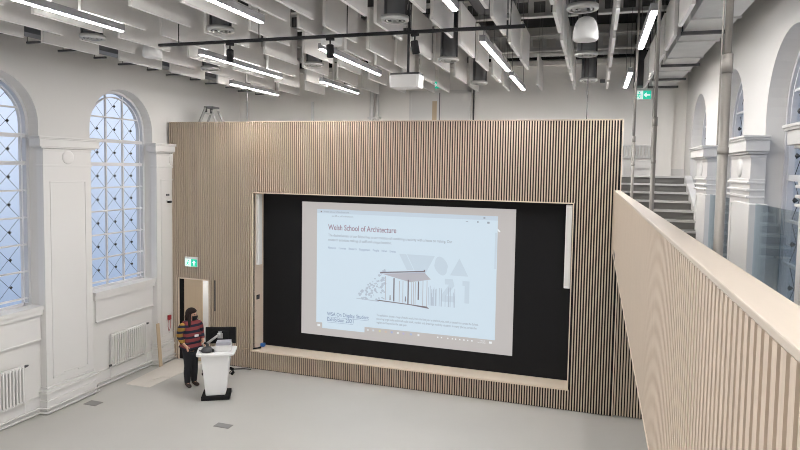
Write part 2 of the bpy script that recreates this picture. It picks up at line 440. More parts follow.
# exit signs
def exit_sign(loc, w, h, arrow, label, hang=0.0):
    t = thing('exit_sign', label, 'exit sign', loc)
    obj('sign_body', B((-w / 2 - .01, w / 2 + .01, 0, .03, -.01, h + .05)), 'white', t)
    obj('sign_face', B((-w / 2, 0, -.004, .0, 0, h)), 'signwhite', t, label='white half of the sign face')
    obj('sign_face', B((0, w / 2, -.004, .0, 0, h)), 'green', t, label='green half of the sign face')
    bm = bmesh.new()      # running figure on the white half
    lathe(bm, [(0, -.005), (h * .09, -.005), (h * .09, 0), (0, 0)], n=10)
    bmesh.ops.rotate(bm, verts=bm.verts, matrix=Matrix.Rotation(PI / 2, 3, 'X')); bmesh.ops.translate(bm, verts=bm.verts, vec=(-w * .22, -.006, h * .8))
    for a, b in (((-.24, .66), (-.28, .40)), ((-.28, .40), (-.20, .15)), ((-.28, .40), (-.38, .22)), ((-.24, .62), (-.14, .48)), ((-.24, .62), (-.36, .52))):
        tube(bm, [(a[0] * w, -.006, a[1] * h), (b[0] * w, -.006, b[1] * h)], h * .05, 5)
    obj('running_figure', bm, 'green', t)
    bm = bmesh.new(); c = w * .25
    if arrow == 'up':
        prism(bm, [(c - h * .28, h * .5), (c, h * .85), (c + h * .28, h * .5)], 'y', -.007, -.004)
        box(bm, c - h * .09, c + h * .09, -.007, -.004, h * .15, h * .5)
    else:
        prism(bm, [(c - h * .38, h * .5), (c - h * .05, h * .2), (c - h * .05, h * .8)], 'y', -.007, -.004)
        box(bm, c - h * .05, c + h * .35, -.007, -.004, h * .41, h * .59)
    obj('arrow', bm, 'signwhite', t)
    if hang:
        bm = bmesh.new(); tube(bm, [(-w * .3, .01, h + .05), (-w * .3, .01, hang)], .004, 5); tube(bm, [(w * .3, .01, h + .05), (w * .3, .01, hang)], .004, 5)
        obj('hanger', bm, 'grey', t)
    return t
exit_sign((-8.955, YS - .032, 2.26), .33, .17, 'up', 'green and white exit sign on the slatted wall above the doorway')
exit_sign((.97, YB - .032, 6.31), .34, .19, 'left', 'green and white exit sign high on the far wall above the stairs')
exit_sign((-4.0, YB - .032, 6.66), .32, .17, 'left', 'green exit sign above the white double doors, half hidden by baffles')

# ------------------------------------------------------------------ projection
sy = YS + .452
def emis(name, c, s=1.0):
    return mat(name, tuple(v * .15 for v in c), .8, emit=c, es=s)
scr = thing('projection_screen', 'lit projection screen showing a web page, inside the black recess', 'projection screen', (-3.92, sy, 0))
OX = 3.92
def sp(name, m, *boxes, lab=None):
    bm = bmesh.new()
    for x0, x1, z0, z1, d in boxes: box(bm, x0 + OX, x1 + OX, -d, -d + .0015, z0, z1)
    return obj(name, bm, m, scr, label=lab)
M['s_grey'] = emis('projected_grey', (.50, .475, .465), .92)
M['s_page'] = emis('projected_page', (.575, .68, .765), .97)
M['s_tab'] = emis('projected_tab_bar', (.53, .62, .71), .93)
M['s_text'] = emis('projected_heading_ink', (.34, .24, .31), .8)
M['s_ink'] = emis('projected_small_ink', (.36, .42, .50), .72)
M['s_link'] = emis('projected_link_ink', (.24, .32, .46), .95)
M['s_mark'] = emis('projected_watermark', (.515, .61, .695), .95)
M['s_dark'] = emis('projected_building_dark', (.23, .20, .23), .7)
M['s_mid'] = emis('projected_building_mid', (.45, .45, .50), .9)
M['s_tree'] = emis('projected_tree_grey', (.44, .51, .60), .92)
M['s_white'] = emis('projected_white', (.85, .88, .9), .85)
bm = B((-6.335 + OX, -1.515 + OX, -.002, .004, .82, 3.845)); obj('screen_surface', bm, 's_grey', scr, label='plain grey margin of the projected image')
sp('web_page', 's_page', (-5.96, -1.88, 1.11, 3.69, .004), (-5.81, -4.78, .985, 1.11, .004), lab='pale blue web page')
sp('browser_bar', 's_tab', (-5.96, -1.88, 3.60, 3.69, .006))
sp('scroll_bar', 's_tab', (-1.93, -1.89, 2.6, 3.35, .006))
def text(name, s, x, z, size, m, width=None, off=.008, bold=0):
    cu = bpy.data.curves.new('tmp', 'FONT'); cu.body = s; cu.size = size; cu.extrude = 0; cu.offset = bold
    o = bpy.data.objects.new('tmp', cu); COL.objects.link(o)
    dg = bpy.context.evaluated_depsgraph_get()
    me = bpy.data.meshes.new_from_object(o.evaluated_get(dg)); bpy.data.objects.remove(o); bpy.data.curves.remove(cu)
    xs = [v.co.x for v in me.vertices]; k = (width / (max(xs) - min(xs))) if width else 1
    for v in me.vertices: v.co = Vector((v.co.x * k, 0, v.co.y))
    me.materials.append(M[m]); me.name = name
    o = bpy.data.objects.new(name, me); COL.objects.link(o); o.parent = scr; o.location = (x + OX, -off, z)
    return o
text('page_heading', 'Welsh School of Architecture', -5.68, 3.235, .17, 's_text', 1.61, bold=.0022)
text('page_paragraph', 'The distinctiveness of our School lies in our tradition of combining creativity with a focus on making. Our', -5.68, 3.085, .085, 's_ink', 2.85)
text('page_paragraph', 'research activities making of staff and unique location.', -5.68, 2.985, .085, 's_ink', 1.50)
text('page_menu', 'About us    Courses    Research    Engagement    People    News    Events', -5.68, 2.81, .07, 's_link', 1.60)
text('page_link', 'WSA On Display: Student', -5.69, 1.285, .12, 's_link', 1.01, bold=.0018)
text('page_link', 'Exhibition 2021', -5.69, 1.165, .12, 's_link', .64, bold=.0018)
sp('link_underline', 's_link', (-5.69, -4.68, 1.252, 1.258, .008), (-5.69, -5.05, 1.132, 1.138, .008))
text('page_paragraph', 'The exhibition shows a range of studio work, from the first year to the final year, with projects from across the School,', -4.5, 1.38, .07, 's_ink', 2.27)
text('page_paragraph', 'covering large scale and small scale work, models and drawings made by students in many places across the', -4.5, 1.30, .07, 's_ink', 2.23)
text('page_paragraph', 'region and beyond in the past year.', -4.5, 1.22, .07, 's_ink', .71)
text('page_tab', 'Welsh School of Architecture', -5.80, 3.62, .05, 's_ink', .62)
text('page_address', 'cardiff.ac.uk/architecture', -5.60, 3.53, .05, 's_ink', .52)
sp('tab_icon', 's_dark', (-5.87, -5.84, 3.62, 3.65, .008))
sp('window_buttons', 's_ink', (-2.55, -2.50, 3.55, 3.56, .008), (-2.31, -2.28, 3.54, 3.57, .008), (-2.10, -2.05, 3.53, 3.57, .008), (-2.18, -2.14, 3.63, 3.66, .008))
wm = bmesh.new()
def poly(bm, pts, d): prism(bm, [(p[0] + OX, p[1]) for p in pts], 'y', -d, -d + .0015)
poly(wm, [(-4.0, 2.79), (-3.84, 2.79), (-3.66, 2.45), (-3.82, 2.45)], .0055)
poly(wm, [(-3.82, 2.79), (-3.20, 2.79), (-3.40, 2.40), (-3.62, 2.40)], .0055)
poly(wm, [(-3.06 + .15 * math.cos(t * PI / 10 + .3) * (1.05 if t % 10 < 5 else .9), 2.585 + .2 * math.sin(t * PI / 10)) for t in range(20)], .0055)
poly(wm, [(-2.86, 2.40), (-2.47, 2.40), (-2.665, 2.77)], .0055)
poly(wm, [(-2.97, 2.32), (-2.80, 2.32), (-2.76, 2.18), (-2.93, 1.96), (-2.76, 1.96), (-2.76, 1.83), (-3.04, 1.83), (-3.04, 1.97), (-2.88, 2.2), (-2.97, 2.2)], .0055)
poly(wm, [(-2.59, 2.30), (-2.44, 2.30), (-2.44, 1.83), (-2.54, 1.83), (-2.54, 2.2), (-2.59, 2.2)], .0055)
obj('watermark_letters', wm, 's_mark', scr, label='large faded letters and digits behind the sketch')
tr = bmesh.new()
rnd = random.Random(3)
for k in range(90):
    a = rnd.random(); x = -4.93 + .62 * rnd.random() ** .7; top = 1.9 + .6 * max(0, (x + 4.93) / .62) ** 1.3
    z = 1.74 + (top - 1.74) * rnd.random(); r = .012 + .028 * rnd.random()
    poly(tr, [(x + r * math.cos(t), z + r * .8 * math.sin(t)) for t in (0, 1.3, 2.5, 3.8, 5)], .0065 + k * 1e-5)
poly(tr, [(-4.98, 1.73), (-4.45, 1.70), (-4.45, 1.72), (-4.98, 1.745)], .0067)
for k in range(30):
    x = -3.4 + .75 * rnd.random(); h = .25 * rnd.random(); poly(tr, [(x, 1.72), (x + .012, 1.72), (x + .012, 1.9 + h), (x, 1.9 + h)], .0068 + k * 1e-5)
obj('sketched_trees', tr, 's_tree', scr)['kind'] = 'stuff'
bd = bmesh.new()
poly(bd, [(-4.43, 2.34), (-3.41, 2.43), (-3.41, 2.48), (-3.43, 2.48), (-3.44, 2.455), (-4.43, 2.365)], .0085)
poly(bd, [(-4.50, 1.725), (-3.73, 1.69), (-3.30, 1.645), (-3.36, 1.69), (-4.46, 1.745)], .0085)
for x, a, b in ((-4.105, 2.25, 1.74), (-3.78, 2.24, 1.71), (-3.55, 2.22, 1.82)): poly(bd, [(x - .014, b), (x + .014, b), (x + .014, a), (x - .014, a)], .0088)
for x in (-4.19, -3.84): poly(bd, [(x - .012, 1.76), (x + .012, 1.76), (x + .008, 1.87), (x - .008, 1.87)], .009)
obj('sketched_building', bd, 's_dark', scr, label='dark roof slab, posts and base of the sketched building')
bd = bmesh.new()
poly(bd, [(-4.40, 2.33), (-3.42, 2.42), (-3.28, 2.28), (-3.74, 2.19)], .0075)
for x, a, b in ((-4.3, 2.28, 1.75), (-3.98, 2.2, 1.73), (-3.9, 2.2, 1.73), (-3.66, 2.2, 1.7), (-3.62, 2.2, 1.7), (-3.45, 2.25, 1.7), (-3.36, 2.25, 1.68), (-3.7, 2.2, 1.7)): poly(bd, [(x - .007, b), (x + .007, b), (x + .007, a), (x - .007, a)], .0078)
obj('sketched_soffit', bd, 's_mid', scr)
for k, x in enumerate((-4.70, -4.57, -4.42, -4.28, -4.14, -4.0, -3.87, -3.70, -3.53)):
    M['ic%d' % k] = emis('icon_%d' % k, [(.75, .78, .8), (.7, .75, .8), (.75, .72, .4), (.7, .55, .45), (.42, .5, .75), (.85, .88, .9), (.55, .5, .7), (.45, .55, .75), (.85, .87, .9)][k], .75)
    sp('taskbar_icon', 'ic%d' % k, (x - .022, x + .022, 1.03, 1.072, .006))
for x in (-3.10, -3.02, -2.88, -2.78, -2.71, -2.62, -2.53, -2.45, -2.36): sp('taskbar_icon', 's_white', (x - .014, x + .014, 1.035, 1.062, .006))
text('taskbar_clock', '10:24', -2.20, 1.06, .035, 's_white', .10); text('taskbar_clock', '14/10/2021', -2.26, 1.022, .03, 's_white', .19)
sp('taskbar_icon', 's_white', (-2.0, -1.94, 1.03, 1.075, .006))
sp('taskbar_icon', 's_white', (-5.93, -5.86, 1.02, 1.07, .006))
bm = bmesh.new(); poly(bm, [(-1.88, 3.44), (-1.82, 3.38), (-1.85, 3.36), (-1.88, 3.40)], .008); obj('mouse_pointer', bm, 's_white', scr)

# column loudspeakers either side of the screen, wall devices
def col_speaker(loc, w, d, label):
    t = thing('column_loudspeaker', label, 'loudspeaker', loc)
    cb = obj('cabinet', B((-w / 2, w / 2, 0, d, 0, 1.61)), 'white', t, bevel=.008)
    obj('grille', B((-w / 2 + .012, w / 2 - .012, -.006, 0, .05, 1.56)), M['trim'], cb)
    pass
col_speaker((RX0 + .045, YS + .12, 2.38), .08, .14, 'slim white column loudspeaker on the left side of the screen recess')
col_speaker((RX1 - .07, YS + .06, 2.38), .115, .12, 'slim white column loudspeaker on the right side of the screen recess')
t = thing('wall_socket', 'small black socket plate on the left side board of the recess', 'socket', (RX0 + .001, YS + .22, 1.62))
obj('plate', B((0, .012, -.06, .06, -.05, .05)), 'black', t); obj('socket_face', B((.012, .016, -.045, -.005, -.035, .035), (.012, .016, .005, .045, -.035, .035)), 'darkgrey', t)
t = thing('control_panel', 'small white control plate on the left side board of the recess', 'control panel', (RX0 + .001, YS + .34, 2.70))
obj('plate', B((0, .012, -.035, .035, -.06, .06)), 'white', t); obj('button', B((.012, .018, -.02, .02, -.02, .02)), 'trim', t)
tag(obj('storage_cube', B((-7.30, -7.21, YS + .27, YS + .36, RZ0, RZ0 + .08)), 'blue', bevel=.008), 'small blue box on the left end of the screen ledge', 'box')
bm = T([(-7.56, YS - .05, RZ0 + .012), (-7.31, YS + .06, RZ0 + .012)], .011, 8)
tag(obj('wooden_rod', bm, M['doorwood']), 'pale wooden rod poking out from the left end of the ledge', 'rod')
bm = bmesh.new(); tube(bm, [(-7.34, YS + .03, RZ0 + .02), (-7.27, YS + .12, RZ0 + .02), (-7.22, YS + .17, RZ0 + .025)], [.02, .018, .024], 8)
tag(obj('hand_torch', bm, 'black'), 'small black hand torch lying on the left end of the ledge', 'torch')

# ------------------------------------------------------------------ upper deck, far wall items
struct('floor_upper_deck', B((XL, .44, YS + .24, YB, ZD - .22, ZD), (.44, XR, 13.52, YB, ZD - .22, ZD)), 'floor')
struct('trim_30', B((XL, XR, YB - .16, YB, 7.13, 7.22)), 'farwall')
struct('baseboard_far', B((XL, XR, YB - .03, YB, ZD, ZD + .16)), 'trim')
struct('trim_31', B((1.28, 1.62, YB - .10, YB, ZD, 6.9), (1.22, 1.68, YB - .13, YB, 6.9, 6.97)), 'farwall')

dd = bpy.data.objects.new('door_2', None); COL.objects.link(dd); dd['kind'] = 'structure'; dd.location = (-3.82, YB, ZD)
obj('door_frame', B((-.80, -.74, -.05, 0, 0, 2.04), (.74, .80, -.05, 0, 0, 2.04), (-.80, .80, -.05, 0, 1.98, 2.04)), 'trim', dd)
for s in (-1, 1):
    lf = obj('door_leaf', B(tuple(sorted((s * .01, s * .74))) + (-.04, 0, .01, 1.98)), 'trim', dd)
    vp = obj('vision_panel', B(tuple(sorted((s * .07, s * .19))) + (-.045, -.03, 1.2, 1.77)), M['doorwood'], lf, label='narrow amber vision panel')  # panel simply takes the oak veneer colour
    if s > 0: bpy.data.objects.remove(vp)
obj('door_seam', B((-.012, .012, -.048, -.02, 0, 1.98)), 'grey', dd)
bm = T([(-2.95, YB - .03, ZD), (-2.95, YB - .03, 7.3)], .02, 8)
tag(obj('wall_conduit', bm, 'darkgrey'), 'thin dark vertical conduit on the far wall right of the white double doors', 'conduit')
bm = bmesh.new(); tube(bm, [(-5.62, YB - .12, ZD), (-5.62, YB - .12, 7.9)], .055, 12); tube(bm, [(-5.46, YB - .12, ZD), (-5.46, YB - .12, 7.9)], .045, 12)
for z in (5.9, 6.9, 7.5): box(bm, -5.70, -5.38, YB - .20, YB - .02, z, z + .05)
tag(obj('riser_pipes', bm, 'galv'), 'pair of strapped grey riser pipes up the far wall', 'riser pipes')
t = tag(obj('tube_light', B((-7.385, -7.335, YB - .06, YB - .0, 5.3, 6.38)), 'white'), 'upright white batten on the far wall behind the slatted wall top', 'batten')
t = tag(obj('wall_sounder', B((.02, .13, YB - .05, YB, 6.70, 6.78)), 'grey'), 'small grey box high on the far wall under the white ledge', 'sounder')

def radiator(loc, L, H, rz, label, cat='radiator', nf=None, pipes=True):
    t = thing('column_radiator', label, cat, loc, rz)
    bm = bmesh.new(); n = nf or int(L / .062)
    for k in range(n):
        y = -L / 2 + (k + .5) * L / n
        box(bm, .015, .095, y - .017, y + .017, .03, H - .02)
        box(bm, .03, .08, y - L / n / 2, y + L / n / 2, H - .055, H)
        box(bm, .03, .08, y - L / n / 2, y + L / n / 2, 0, .05)
    obj('columns', bm, 'trim', t, bevel=.006)
    obj('valve', T([(.055, L / 2, H - .03), (.055, L / 2 + .04, H - .03), (.055, L / 2 + .09, H - .03)], [.012, .024, .016], 8), 'darkgrey', t, label='dark thermostatic valve')
    if pipes:
        bm = bmesh.new(); tube(bm, [(.055, L / 2 + .02, H - .03), (.055, L / 2 + .02, -.28)], .008, 6); tube(bm, [(.055, -L / 2 - .02, .03), (.055, -L / 2 - .02, -.28)], .008, 6)
        obj('pipe_tail', bm, 'trim', t)
        obj('valve', T([(.055, -L / 2 - .05, .03), (.055, -L / 2, .03)], .022, 8), 'darkgrey', t, label='dark lockshield valve')
    return t
radiator((XL + .02, 10.33, .37), 1.0, .69, 0, 'white column radiator below the window next to the doorway')
radiator((XL + .02, 7.28, .34), 1.12, .69, 0, 'white column radiator cut by the left edge of the photo')
radiator((.78, YB - .0, 4.96), .92, .31, -PI / 2, 'long low white radiator on the far wall above the stairs', pipes=False)
tag(obj('pipe_boxing', B((.35, 1.24, YB - .09, YB - .03, ZD + .16, 4.92)), 'trim'), 'low white boxing on the far wall under the long radiator', 'boxing')

M['ladder_alu'] = mat('dull_ladder_aluminium', (.33, .33, .32), .5, metal=.3)
# step ladder standing on the upper deck
t = thing('step_ladder', 'aluminium step ladder whose top shows above the slatted wall', 'ladder', (-8.97, 12.42, ZD), .1)
for s in (-1, 1):
    obj('front_rail', T([(-.66, s * .24, 0), (-.07, s * .15, 1.44)], .036, 4), 'ladder_alu', t)
    obj('rear_rail', T([(.66, s * .24, 0), (.09, s * .15, 1.38)], .026, 4), 'ladder_alu', t)
for k in range(5):
    z = .25 + k * .26; f = z / 1.44
    w = .24 - .09 * f; x = -.66 + .59 * f
    obj('tread', B((x - .03, x + .06, -w, w, z, z + .025)), 'alu', t)
obj('top_plate', B((-.12, .12, -.15, .15, 1.43, 1.47)), 'grey', t)
obj('hinge', B((-.10, -.04, -.16, -.13, 1.33, 1.46)), 'darkgrey', t); obj('hinge', B((.05, .11, -.16, -.13, 1.30, 1.42)), 'darkgrey', t)

# ------------------------------------------------------------------ gallery, balustrade, stairs, glass
struct('floor_gallery', B((.34, XR, YR, 10.7, ZG - .10, ZG)), 'step')
bal = thing('slatted_balustrade', 'pale timber slatted gallery balustrade running towards the stairs', 'balustrade', (.312, 3.8, ZG - .02))
bal.rotation_euler = (-.0085, 0, -.0045)
y0, y1 = -4.4 - 3.8, 11.58 - 3.8
bm = bmesh.new(); y = y0; 
while y < y1 - .03:
    box(bm, 0, .04, y, y + PIT * .58, -.06, 1.055); y += PIT
obj('slats', bm, 'slat', bal)
obj('backing_board', B((.04, .07, y0, y1, -.06, 1.06)), M['doorwood'], bal)
obj('end_board', B((-.001, .09, y1, y1 + .02, -.06, 1.06)), 'panelwood', bal)
obj('handrail_capping', B((-.006, .095, y0, y1 + .02, 1.06, 1.08)), 'cap', bal, label='wide pale timber capping', bevel=.004)
obj('inner_lining', B((.07, .09, y0, y1, 0, 1.06)), 'panelwood', bal)
obj('bottom_edge', B((-.001, .09, y0, y1, -.085, -.06)), 'panelwood', bal)

def post(loc, label):
    t = thing('hanger_post', label, 'post', loc, group=None)
    obj('upper_tube', T([(0, 0, 1.75), (0, 0, ZC - ZG)], .0150, 12), 'steel', t)
    obj('lower_sleeve', T([(0, 0, 0), (0, 0, 1.80)], .0200, 12), 'steel', t)
    for z0, z1 in ((1.76, 1.84), (1.42, 1.45)): obj('coupling', T([(0, 0, z0), (0, 0, z1)], .0225, 12), 'steel', t)
    obj('base_plate', B((-.06, .06, -.06, .06, 0, .012)), 'steel', t)
    obj('side_rod', T([(-.021, .010, 1.46), (-.021, .010, 2.6)], .004, 6), 'steel', t)
post((.512, 2.80, ZG), 'nearest and thickest steel hanger post behind the timber balustrade')
post((.50, 5.85, ZG), 'middle one of the three steel hanger posts behind the balustrade')
post((.50, 8.98, ZG), 'farthest and thinnest steel hanger post, beside the slatted wall end')

st = thing('staircase', 'dark grey stairs with pale nosings rising to the upper deck', 'stairs', (1.1, 10.6, ZG))
for k in range(8):
    zt = ZD - .157 * k; yy = 13.5 - .36 * k
    obj('step', B((.475 - 1.1, 1.765 - 1.1, yy - 10.6, (yy + .36 if k else 13.49) - 10.6 + (0 if k else .0), ZG - ZG if False else zt - .157 - ZG, zt - ZG)) if k else B((.475 - 1.1, 1.765 - 1.1, yy - 10.6 - .0, yy - 10.6 + .005, zt - .157 - ZG, zt - ZG - .01)), 'step', st)
    obj('nosing', B((.475 - 1.1, 1.765 - 1.1, yy - .03 - 10.6, yy + .02 - 10.6, zt - .035 - ZG, zt + .003 - ZG)), 'nosing', st, label='pale grey stair nosing')
bm = bmesh.new(); prism(bm, [(13.5, ZD + .02), (10.62, ZG + .10), (10.62, ZG - .05), (13.5, ZG - .05)], 'x', 1.77, XR)
bmesh.ops.translate(bm, verts=bm.verts, vec=(-1.1, -10.6, -ZG))
obj('stringer', bm, 'trim', st, label='white sloping stringer')

def glass_guard(y0, y1, label):
    t = thing('glass_guard', label, 'glass panel', (1.78, (y0 + y1) / 2, ZG)); h = (y1 - y0) / 2
    m = (y0 + y1) / 2
    for a, b in ((-h, -.004), (.004, h)):
        obj('glass_pane', B((-.006, .006, a, b, .03, 1.0)), 'balglass', t)
    obj('base_channel', B((-.025, .025, -h, h, 0, .05)), 'alu', t)
glass_guard(8.56, 10.55, 'glass guard in front of the arched window nearest the stairs')
glass_guard(5.70, 7.70, 'glass guard at the right edge, before the nearest arched window')

# ------------------------------------------------------------------ ceiling services
XA = [-7.86, -7.14, -6.46, -5.75, -5.04, -4.36, -3.66, -3.30, -2.62, -1.91, -1.20, -.50, .17, .91, 1.62]
ROWS = [2.75, 4.10, 5.50, 6.84, 8.32, 9.60, 11.08, 12.40]
BL = 1.035
bf0 = None
rown = ['nearest row to the camera', 'second row from the camera', 'third row from the camera', 'fourth row from the camera', 'fifth row from the camera', 'sixth row from the camera', 'seventh row from the camera', 'farthest row from the camera']
ordn = ['leftmost', 'second', 'third', 'fourth', 'fifth', 'sixth', 'seventh', 'eighth', 'ninth', 'tenth', 'eleventh', 'twelfth', 'thirteenth', 'fourteenth', 'fifteenth']
SKIP = {(6, 10), (0, 14)}
BZ = 6.40
def make_baffle():
    bm = bmesh.new()
    box(bm, -.02, .02, 0, BL, .004, .6, 0); box(bm, -.02, .02, 0, BL, 0, .004, 1)
    o = obj('acoustic_baffle', bm, ['baffle', 'baffle_edge'])
    bm = bmesh.new()
    for y in (.2, BL - .2): tube(bm, [(0, y, .6), (0, y, ZC - BZ)], .003, 4)
    obj('suspension_wire', bm, 'grey', o)
    return o
for r, y in enumerate(ROWS):
    for c, x in enumerate(XA):
        if (r, c) in SKIP or (c == 14 and r > 0) : continue
        if bf0 is None: bf0 = make_baffle(); o = bf0; o.location = (x, y, BZ)
        else: o = dup(bf0, (x, y, BZ))
        tag(o, 'white hanging acoustic baffle, %s from the left in the %s' % (ordn[c], rown[r]), 'acoustic baffle', 'white acoustic baffles under the ceiling')

LZ = 6.30
def light_bar(x, y0, y1, label, led='led'):
    L = y1 - y0
    t = thing('linear_light', label, 'ceiling light', (x, (y0 + y1) / 2, LZ), group='suspended linear lights')
    hs = obj('housing', B((-.04, .04, -L / 2, L / 2, .008, .09)), 'lamp_body', t)
    obj('diffuser', B((-.024, .024, -L / 2 + .01, L / 2 - .01, 0, .008)), led, hs, label='glowing white diffuser')
    obj('added_uplight', B((-.02, .02, -L / 2 + .02, L / 2 - .02, .09, .094)), 'led_added_up', t, label='added upward glowing strip that brightens the baffles')  # extra strip added on top to throw light onto the baffles
    for y in (-L / 2 + .1, L / 2 - .1): obj('suspension_wire', T([(0, y, .085), (0, y, ZC - LZ)], .004, 4), 'darkgrey', t)
LC = [('left', -5.78), ('centre left', -3.78), ('centre right', -1.47), ('right', .52)]
for nm, x in LC:
    light_bar(x, 7.73 if nm != 'right' else 6.66, 10.13 if nm != 'right' else 8.64, 'lit linear light of the %s line in the middle row' % nm)
    if nm != 'right': light_bar(x, 3.75, 6.18, 'lit linear light of the %s line in the row nearest the camera' % nm)
    light_bar(x, -.4, 2.0, 'lit linear light of the %s line overhead behind the camera view' % nm)
    light_bar(x, -3.6, -1.2, 'lit linear light of the %s line at the rear of the hall' % nm)
for nm, x in (('leftmost', -7.24), ('second', -5.20), ('third', -1.49), ('rightmost', .50)):
    light_bar(x, 10.66, 12.55, '%s lit linear light in the far row above the slatted wall' % nm, 'led_far')

# cylindrical air diffusers
def vent(x, y, label, z=6.40, h=1.0):
    t = thing('air_diffuser', label, 'air diffuser', (x, y, z), group='cylindrical grey air diffusers')
    bm = bmesh.new(); lathe(bm, [(.135, .02), (.135, h), (.10, h), (.10, ZC - z)], n=24)
    obj('drum', bm, 'grey', t)
    bm = bmesh.new(); lathe(bm, [(.125, 0), (.165, 0), (.17, .012), (.17, .05), (.135, .06)], n=28)
    lathe(bm, [(.085, 0), (.105, 0), (.105, .02), (.085, .02), (.085, 0)], n=20); lathe(bm, [(.03, 0), (.05, 0), (.05, .02), (.03, .02), (.03, 0)], n=14)
    rg = obj('ring', bm, 'alu', t, label='pale ring at the mouth')
    bm = bmesh.new(); lathe(bm, [(0, .03), (.125, .03), (.125, .04), (0, .04)], n=20)
    obj('swirl_plate', bm, 'black', rg)
    bm = bmesh.new()
    for a in (0, 2.1, 4.2): box(bm, *(lambda cx, cy: (cx - .012, cx + .012, cy - .012, cy + .012))(.14 * math.cos(a), .14 * math.sin(a)), .06, h)
    obj('rib', bm, 'darkgrey', t)
colw = {-6.90: 'far left', -4.78: 'centre left', -2.36: 'centre right', -.20: 'right'}
for x in colw:
    for y, rw in ((6.82, 'nearest'), (9.52, 'middle'), (12.2, 'far')):
        if x == -6.90 and rw == 'far': continue
        vent(x if not (x == -4.78 and rw == 'far') else -5.25, y, 'grey drum air diffuser of the %s line, %s one of its line' % (colw[x], rw))

def pendant(x, y, label, z=6.29):
    t = thing('dome_loudspeaker', label, 'pendant dome', (x, y, z), group='white pendant domes')
    bm = bmesh.new(); lathe(bm, [(0, .0), (.10, -.003), (.135, .0), (.145, .02), (.143, .10), (.125, .19), (.09, .25), (.04, .275), (0, .28)], n=28)
    obj('dome', bm, 'white', t)
    obj('cable', T([(0, 0, .27), (0, 0, ZC - z)], .005, 5), 'darkgrey', t)
for x, y, l in ((-.17, 7.35, 'white pendant dome hanging in the dark right part of the ceiling'), (-3.48, 7.45, 'white pendant dome near the black track above the screen'), (-6.65, 7.72, 'white pendant dome near the left end of the track'),
                (-3.48, 5.05, 'white pendant dome cut by the top edge of the photo'), (-6.80, 5.05, 'white pendant dome in the top left corner')):
    pendant(x, y, l, 6.18 if x > -1 else 6.29)

# black lighting track with spotlights
TZ = 6.20
t = thing('lighting_track', 'long black lighting track crossing below the baffles', 'lighting track', (-3.2, 6.64, TZ))
obj('rail', B((-2.41, 2.41, -.02, .02, 0, .035)), 'black', t)
bm = bmesh.new()
for x in (-2.1, -.9, .3, 1.1, 2.25): tube(bm, [(x, 0, .03), (x, 0, ZC - TZ)], .006, 5)
obj('drop_rod', bm, 'black', t)
def spot(x, rz, tilt, label):
    s = thing('spotlight', label, 'spotlight', (x, 6.64, TZ), rz)
    obj('adaptor', B((-.05, .05, -.018, .018, -.03, 0)), 'black', s)
    obj('stem', T([(0, 0, -.03), (0, 0, -.09)], .01, 6), 'black', s)
    bm = bmesh.new(); lathe(bm, [(0, .05), (.03, .05), (.045, .04), (.045, -.10), (.036, -.105), (.03, -.08), (0, -.08)], n=16)
    obj('lamp_head', bm, 'black', s, loc=(0, 0, -.13), rot=(tilt, 0, 0))
spot(-4.52, .6, .5, 'leftmost black spotlight on the track')
spot(-3.12, .3, .35, 'middle black spotlight on the track')
spot(-2.05, -.4, .3, 'rightmost black spotlight on the track')

# projector
t = thing('projector', 'white box projector hanging below the baffles at the centre', 'projector', (-2.72, 8.50, 5.93))
bm = bmesh.new(); prism(bm, [(-.235, .08), (-.215, -.11), (.215, -.11), (.235, .08)], 'y', -.2, .06)
obj('casing', bm, 'white', t, bevel=.012)
obj('top_plate', B((-.22, .22, -.17, .05, .08, .11)), 'darkgrey', t)
obj('front_panel', B((-.19, .19, -.206, -.2, -.09, .06)), 'trim', t)
obj('lens', T([(-.1, .06, 0), (-.1, .12, 0)], .05, 14), 'black', t)
obj('drop_pole', T([(0, 0, .1), (0, 0, ZC - 5.93)], .02, 10), 'darkgrey', t)

# rectangular duct along the right wall
t = thing('supply_duct', 'large rectangular galvanised duct along the top of the right wall', 'duct', (1.30, 6.0, 6.50))
obj('duct_body', B((-.26, .26, -8, 8.45, 0, .45)), 'galv', t)
for y in (-5.5, -3.9, -2.3, -.7, .6, 1.9, 3.2, 4.5, 5.8, 7.1, 8.2):
    obj('flange', B((-.28, .28, y, y + .04, -.02, .47)), 'galv', t)
for y in (-.1, 2.5, 5.0, 6.6, 7.7):
    obj('bracket', B((-.30, .30, y, y + .06, -.06, -.02)), 'darkgrey', t, label='dark strut bracket under the duct')
    obj('hanger_rod', T([(-.285, y + .03, -.05), (-.285, y + .03, ZC - 6.5)], .008, 5), 'darkgrey', t)
t = thing('branch_duct', 'dark vertical service duct against the far wall beside the exit sign', 'duct', (.80, 14.2, 6.6))
obj('duct_body', B((-.05, .16, -.1, .3, -.05, ZC - 6.6)), 'darkgrey', t)

# beams, round ducts and cable trays in the dark soffit
def beam(y, z, label):
    bm = bmesh.new()
    box(bm, XL, XR, y - .07, y + .07, z, z + .02); box(bm, XL, XR, y - .07, y + .07, z + .34, z + .36)
    k = XL
    while k < XR - .05:
        box(bm, k, min(XR, k + .10), y - .006, y + .006, z + .02, z + .34); box(bm, k + .10, min(XR, k + .30), y - .006, y + .006, z + .02, z + .08); box(bm, k + .10, min(XR, k + .30), y - .006, y + .006, z + .28, z + .34); k += .30
    tag(obj('castellated_beam', bm, 'galv'), label, 'beam')
for y, w in ((5.3, 'nearest the camera'), (8.08, 'above the middle lights'), (10.85, 'before the slatted wall'), (13.7, 'close to the far wall')):
    beam(y, 7.30 if y > 13 else 7.35, 'perforated grey steel beam across the soffit, ' + w)
tag(obj('edge_beam', B((XL, XR, YB - .35, YB - .25, 7.23, 7.36)), 'black'), 'black steel beam just above the white ledge of the far wall', 'beam')
